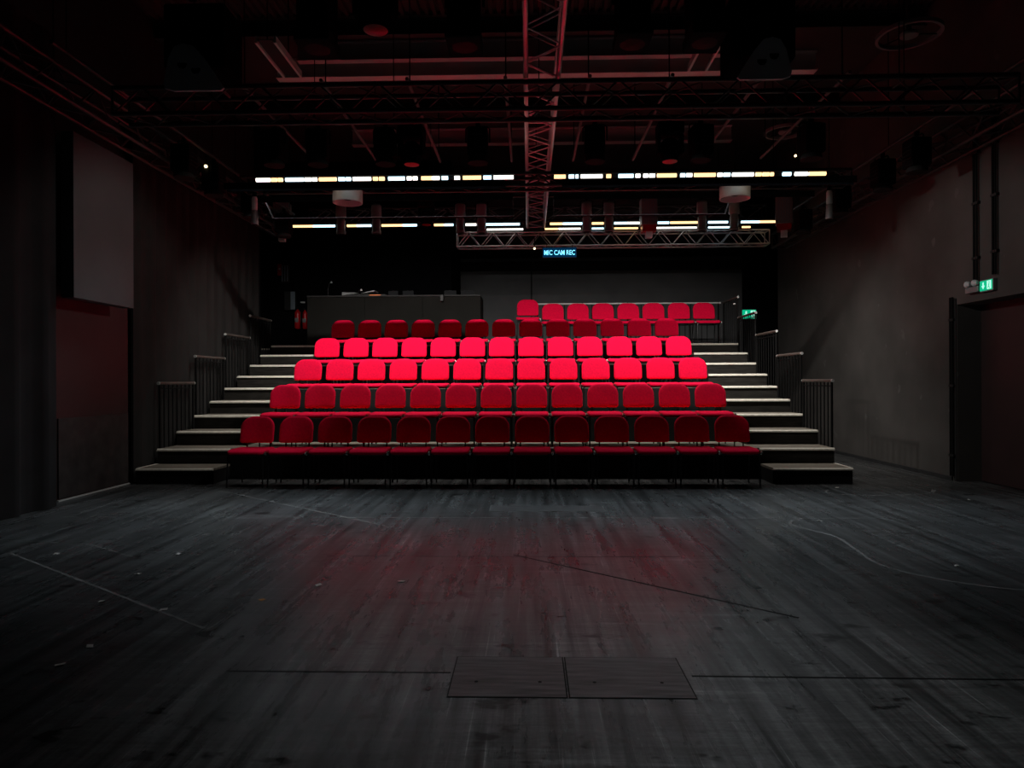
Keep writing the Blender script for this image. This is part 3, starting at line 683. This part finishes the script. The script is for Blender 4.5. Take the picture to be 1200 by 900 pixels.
for i, (px, kind) in enumerate(((399, 'profile'), (441, 'profile'), (500, 'moving'), (540, 'profile'), (565, 'profile'), (688, 'profile'), (714, 'profile'), (760, 'box'), (822, 'profile'), (859, 'profile'))):
    nm = {'profile': 'upright grey spotlight', 'moving': 'black swivel head lamp', 'box': 'pale boxed projector with a white nozzle'}[kind]
    lab = nm + (f', {ORD[i+1]} from the left along the rear tube lights' if i < 5 else f', {ORD[10-i]} from the right along the rear tube lights')
    lamp(kind, (px - 620) * yr / 800, yr, zr, lab, random.uniform(-.3, .3) if kind == 'profile' else 0, 'lamps on the rear pipe')
lamp('box', (328 - 620) * yr / 800 + .02, yr, zr, 'grey boxed projector at the left end of the rear tube lights', .15, 'lamps on the rear pipe')
lamp('box', 4.80, yr, zr, 'dark boxed projector at the right end of the rear tube lights', -.35, 'lamps on the rear pipe')
yf, zf = CROSS['front'][:2]
FR = ((320, 'fresnel'), (372, 'fresnel'), (452, 'fresnel'), (483, 'moving'), (561, 'fresnel'), (698, 'fresnel'), (785, 'moving'), (821, 'fresnel'), (948, 'fresnel'))
for i, (px, kind) in enumerate(FR):
    lamp(kind, (px - 620) * yf / 800, yf, zf, ('black boxy lamp' if kind == 'fresnel' else 'black swivel lamp') + f', {ORD[i]} from the left along the pipe over the front row', random.uniform(-.15, .15), 'lamps over the front row')
ys, zs = CROSS['stage'][:2]
for i, (px, kind, lab) in enumerate(((372, 'big', 'big black lamp at the top edge, nearest the left cable tray'), (441, 'moving', 'black swivel lamp between two big lamps above the stage'), (546, 'big', 'big black lamp at the top edge, left of the long middle truss'), (742, 'big', 'big black lamp at the top edge, right of the long middle truss'), (826, 'big', 'big black lamp above the stage beside the two holed plate'))):
    lamp(kind, (px - 620) * ys / 800, ys, zs, lab, 0, 'big lamps over the stage')
def plate_lamp(x, y, z, label, s=1.0, mirror=1):
    t = thing('effect_spotlight', (x, y, z - .024), label, 'stage light', 'lamps with holed plates')
    MB().box(-.025, .025, -.02, .02, -.06, -.003).build('clamp', 'lampblk', t)
    B(-.22, .22, .02, .34, -.52, -.062).build('housing', 'lampblk', t, bevel=.02)
    P = [(-.19, -.11), (-.17, -.125), (.12, -.125), (.175, -.11), (.18, -.08), (.13, .06), (.085, .12), (.03, .135), (-.03, .12), (-.09, .05)]
    P = [(a * mirror * s, b * s) for a, b in P]
    pl = MB().prism(P, lambda a, b: (a, -.02 + (b) * -.25, -.545 + b), lambda a, b: (a, .0 + (b) * -.25, -.545 + b)).build('front_plate', 'lampwhite', t)
    for cx, cz in ((-.03, -.01), (.05, .025)):
        MB().lathe([(.033, -.022 - cz * .25), (.033, -.0205 - cz * .25)], (cx * mirror * s, 0, -.545 + cz), 16, 'Y').build('lens', 'gap', t)
plate_lamp((896 - 620) * 4.75 / 800, 4.75 - .0, 4.06, 'dark lamp behind a grey triangular plate with two holes')
CROSS2 = thing('hanging_pipe', (0, 4.75, 4.06), 'short cross pipe carrying the holed plate lamps', 'pipe', 'cross lighting pipes')
for s0, s1 in ((-3.0, -1.9), (1.43, 2.1)): T((s0, 0, 0), (s1, 0, 0), .022, n=10).build('barrel', 'blktruss', CROSS2)
for xx in (-2.9, -2.0, 1.47, 2.05): T((xx, 0, .022), (xx, 0, CEIL - 4.07), .006, n=6).build('hanging_rod', 'rail', CROSS2)
plate_lamp((222 - 620) * 4.75 / 800, 4.75, 4.06, 'dim lamp behind a grey triangular plate, high on the left', 1.15, -1)
yd = 9.40
# side lamps along the wall trusses
for nm, x0 in (('left', -4.26), ('right', 4.74)):
    p = thing('hanging_pipe', (x0, 6.0, 4.34), f'side lighting pipe beside the {nm} wall truss', 'pipe', 'side lighting pipes')
    T((0, 0, 0), (0, 6.3, 0), .022, n=10).build('barrel', 'blktruss', p, smooth=True)
    for yy in (.2, 3.1, 6.1): T((0, yy, .022), (0, yy, CEIL - 4.35), .006, n=6).build('hanging_rod', 'rail', p)
    for i, y in enumerate((8.35, 9.15, 10.4, 11.8)):
        lamp('fresnel', x0, y + (.1 if nm == 'right' else 0), 4.34, f'black lamp beside the {nm} wall truss, {ORD[i]} from the front', PI / 2 if nm == 'left' else -PI / 2, f'lamps beside the {nm} wall truss')
lamp('sidetube', (292 - 620) * 9.5 / 800, 9.62, 4.02, 'slim silver lamp hanging at the left end of the front tube lights', 0, 'slim silver lamps', .0)
lamp('sidetube', (973 - 620) * 9.5 / 800, 9.62, 4.02, 'slim silver lamp hanging at the right end of the front tube lights', 0, 'slim silver lamps', .0)
# white drums under the front truss
for i, px in enumerate((407, 860)):
    t = thing('drum_pendant', ((px - 620) * 9.47 / 800, 9.47, 3.985), f'white drum shaped lamp under the {"left" if i == 0 else "right"} half of the front truss', 'lamp', 'white drum lamps')
    MB().lathe([(.06, .0), (.19, -.01), (.205, -.03), (.205, -.20), (.195, -.20), (.18, -.05), (.05, -.04)], n=32).build('drum', 'lampwhite', t, smooth=True)
    MB().lathe([(.03, -.05), (.06, -.09), (.05, -.15), (0, -.16)], n=16).build('bulb', 'lens', t, smooth=True)
    T((0, 0, .0), (0, 0, .30), .010, n=8).build('hanging_stem', 'lampblk', t)
# pilot lights on the rig
for i, (px, py, d, lab) in enumerate(((238, 190, 9.0, 'tiny warm pilot lamp on the left wall truss'), (930, 186, 11.5, 'tiny warm pilot lamp under the right side of the rig'), (858, 238, 12.6, 'tiny warm pilot lamp under the right white drum'), (627, 291, 13.2, 'tiny amber pilot lamp left of the blue display sign'), (1021, 204, 10.5, 'tiny warm pilot lamp on the right wall truss'))):
    t = thing('hanging_pilot_lamp', ((px - 620) * d / 800, d, 1.28 + (447 - py) * d / 800), lab, 'lamp', 'pilot lamps in the rig')
    MB().lathe([(0, -.022), (.016, -.016), (.022, 0), (.016, .016), (0, .022)], n=12).build('bulb', 'spark', t, smooth=True)
    T((0, 0, .022), (0, 0, .20), .008, n=6).build('hanging_cord', 'rail', t)

# ------------------------------------------------------------------ lines of lamp tubes
def batten(y, z, segs, label, r, x0, x1, lamp_in=False):
    """segs: (px0, px1, kind) measured along the line; housing carries them all"""
    t = thing('hanging_light_batten', (0, y, z), label, 'light batten', 'lines of lamp tubes')
    MB().prism([(.03, -.012), (.055, -.012), (.055, .045), (-.03, .045), (-.03, .036), (.03, .036)], lambda a, b: (x0, a, b), lambda a, b: (x1, a, b)).build('housing', 'lampblk', t)  # top plate shaped to keep the tubes' light off the ceiling
    for a, b, kd in segs:
        xa, xb = (a - 620) * y / 800, (b - 620) * y / 800
        T((xa + .004, 0, 0), (xb - .004, 0, 0), r, n=10).build('lamp_tube', {'w': 'warm', 'c': 'cool', 'n': 'neutral'}[kd], t, smooth=True)
    return t
F1 = [(298, 315, 'n'), (316, 323, 'w'), (324, 330, 'w'), (333, 355, 'c'), (356, 364, 'n'), (365, 371, 'n'), (373, 394, 'w'), (396, 404, 'c'), (405, 411, 'c'), (413, 435, 'n'), (437, 443, 'w'), (444, 451, 'w'), (455, 475, 'c'), (477, 483, 'n'), (484, 490, 'n'), (494, 507, 'w'), (507, 516, 'n'), (518, 526, 'c'), (533, 540, 'n'), (543, 565, 'w'), (567, 577, 'c'), (579, 603, 'n')]
F2 = [(650, 664, 'w'), (667, 674, 'c'), (675, 679, 'c'), (681, 707, 'n'), (711, 717, 'w'), (725, 743, 'c'), (745, 751, 'n'), (754, 760, 'n'), (761, 768, 'n'), (770, 793, 'w'), (797, 803, 'c'), (804, 811, 'n'), (813, 838, 'w'), (840, 846, 'n'), (847, 855, 'c'), (857, 882, 'n'), (884, 891, 'w'), (892, 900, 'w'), (901, 905, 'w'), (915, 925, 'c'), (929, 944, 'n'), (945, 965, 'w')]
YB, ZB = 9.12, 4.015
batten(YB, ZB, F1, 'front line of warm and cool lamp tubes, left of the middle truss', .026, -3.68, -.18)
batten(YB, ZB, F2, 'front line of warm and cool lamp tubes, right of the middle truss', .026, .33, 3.94)
R1 = [(338, 366, 'w'), (366, 392, 'c'), (406, 418, 'w'), (418, 435, 'c'), (447, 472, 'w'), (472, 489, 'c'), (509, 521, 'w'), (521, 532, 'c'), (546, 559, 'n'), (570, 610, 'c')]
R2 = [(645, 660, 'w'), (660, 683, 'c'), (694, 708, 'w'), (720, 735, 'c'), (735, 750, 'n'), (769, 784, 'c'), (785, 817, 'w'), (829, 852, 'c'), (867, 888, 'c'), (888, 920, 'w')]
batten(13.40, 4.375, R1, 'rear upper line of lamp tubes, left of the middle truss', .024, -4.75, -.13)
batten(13.40, 4.375, R2, 'rear upper line of lamp tubes, right of the middle truss', .024, .40, 5.0)
batten(13.40, 4.275, [(571, 614, 'n')], 'short rear lower line of lamp tubes, left of the middle truss', .018, -.85, -.09)
batten(13.40, 4.275, [(639, 655, 'w'), (655, 681, 'n'), (694, 708, 'c'), (720, 748, 'w'), (769, 816, 'n'), (829, 854, 'c'), (868, 878, 'w')], 'rear lower line of lamp tubes, right of the middle truss', .018, .30, 4.4)

# ------------------------------------------------------------------ lights
def area(name, loc, sx, sy, power, col, tilt=0.0, spread=180, rz=0.0):
    l = bpy.data.lights.new(name, 'AREA'); l.shape = 'RECTANGLE'; l.size = sx; l.size_y = sy; l.energy = power; l.color = col
    l.spread = math.radians(spread)
    o = bpy.data.objects.new(name, l); COL.objects.link(o); o.location = loc; o.rotation_euler = (tilt, 0, rz); return o
def spot(name, loc, target, power, angle, blend, col, radius=.05):
    l = bpy.data.lights.new(name, 'SPOT'); l.energy = power; l.spot_size = math.radians(angle); l.spot_blend = blend; l.color = col; l.shadow_soft_size = radius
    o = bpy.data.objects.new(name, l); COL.objects.link(o); o.location = loc
    o.rotation_euler = (Vector(target) - Vector(loc)).to_track_quat('-Z', 'Y').to_euler(); return o
# seat wash: slot lamp added behind the tubes, lip and blade shape its light
YS, ZS = 9.75, 3.90
for i, (a, b) in enumerate(((-3.95, -.22), (.36, 4.02))):
    t = thing('hanging_added_lamp', ((a + b) / 2, YS, ZS), f'added long black slot lamp under the front truss on the {"left" if i == 0 else "right"}, facing the seats', 'light batten', 'added slot lamps over the seats')
    hw = (b - a) / 2
    B(-hw, hw, -.05, .05, .025, .05).build('housing', 'lampblk', t)
    B(-hw, hw, -.058, -.051, -.035, .05).build('front_lip', 'lampblk', t)
    B(max(-hw, -3.8 - (a + b) / 2), min(hw, 2.88 - (a + b) / 2), .270, .357, -.183, -.180).build('shade_blade', 'void', t)  # added blade, placed to keep the seat lamp off the fifth row
    for e in (max(-hw, -3.8 - (a + b) / 2), min(hw, 2.88 - (a + b) / 2) - .006): MB().prism([(-.02, .024), (.05, .024), (.357, -.179), (.270, -.179)], lambda y, z: (e, y, z), lambda y, z: (e + .006, y, z)).build('end_bracket', 'void', t)
    area('seat_wash', ((a + b) / 2, YS, ZS), b - a - .06, .012, 86, (1.0, .95, .90), math.radians(33), 122)
# cooler slot lamp added stage-side to brighten the boards before the front row
for i, (a, b) in enumerate(((-3.98, -.30), (.44, 4.2))):
    t = thing('hanging_added_lamp', ((a + b) / 2, 8.88, 3.86), f'added slim black slot lamp before the front tubes on the {"left" if i == 0 else "right"}, facing the stage floor', 'light batten', 'added slot lamps over the stage floor')
    hw = (b - a) / 2
    B(-hw, hw, -.04, .04, .02, .04).build('housing', 'lampblk', t)
    B(-hw, hw, .041, .048, -.05, .04).build('rear_lip', 'lampblk', t)
    B(-hw, hw, -.048, -.041, -.045, .04).build('front_lip', 'lampblk', t)
    area('floor_wash', ((a + b) / 2, 8.88, 3.86), b - a - .06, 0.04, 44, (.80, .92, 1.0), math.radians(-42), 72)
spot('floor_fill', (.5, 2.9, 5.6), (.3, 2.9, 0), 330, 48, 1.0, (.95, .98, 1.0), .25)  # unseen spot added to brighten the middle of the near floor
spot('wall_fill', (.15, 7.6, 3.70), (5.4, 8.7, 1.5), 170, 56, .5, (1.0, .97, .93), .10)  # unseen spot added below the rig to light the right wall
spot('wall_fill', (.15, 7.6, 3.70), (-5.0, 8.1, 1.5), 125, 56, .5, (1.0, .97, .93), .10)  # matching added spot for the left wall
# ------------------------------------------------------------------ world, camera, view
w = bpy.data.worlds.new('World'); SC.world = w; w.use_nodes = True
w.node_tree.nodes['Background'].inputs['Color'].default_value = (0, 0, 0, 1)
cam = bpy.data.cameras.new('Camera'); co = bpy.data.objects.new('Camera', cam); COL.objects.link(co)
cam.sensor_width = 36; cam.lens = 24; cam.clip_start = .05; cam.clip_end = 100
cam.shift_y = -2.5 / 1200
yaw = math.atan(20 / 800)
co.matrix_world = Matrix.Translation((0, 0, 1.28)) @ Matrix.Rotation(yaw, 4, 'Z') @ Matrix.Rotation(PI / 2, 4, 'X') @ Matrix.Rotation(math.radians(-.23), 4, 'Z')
SC.camera = co
SC.view_settings.view_transform = 'Standard'; SC.view_settings.look = 'None'; SC.view_settings.gamma = 1; SC.view_settings.use_curve_mapping = False
SC.view_settings.exposure = 0.0
SC.cycles.use_denoising = True
SC.cycles.max_bounces = 8; SC.cycles.diffuse_bounces = 5; SC.cycles.glossy_bounces = 4
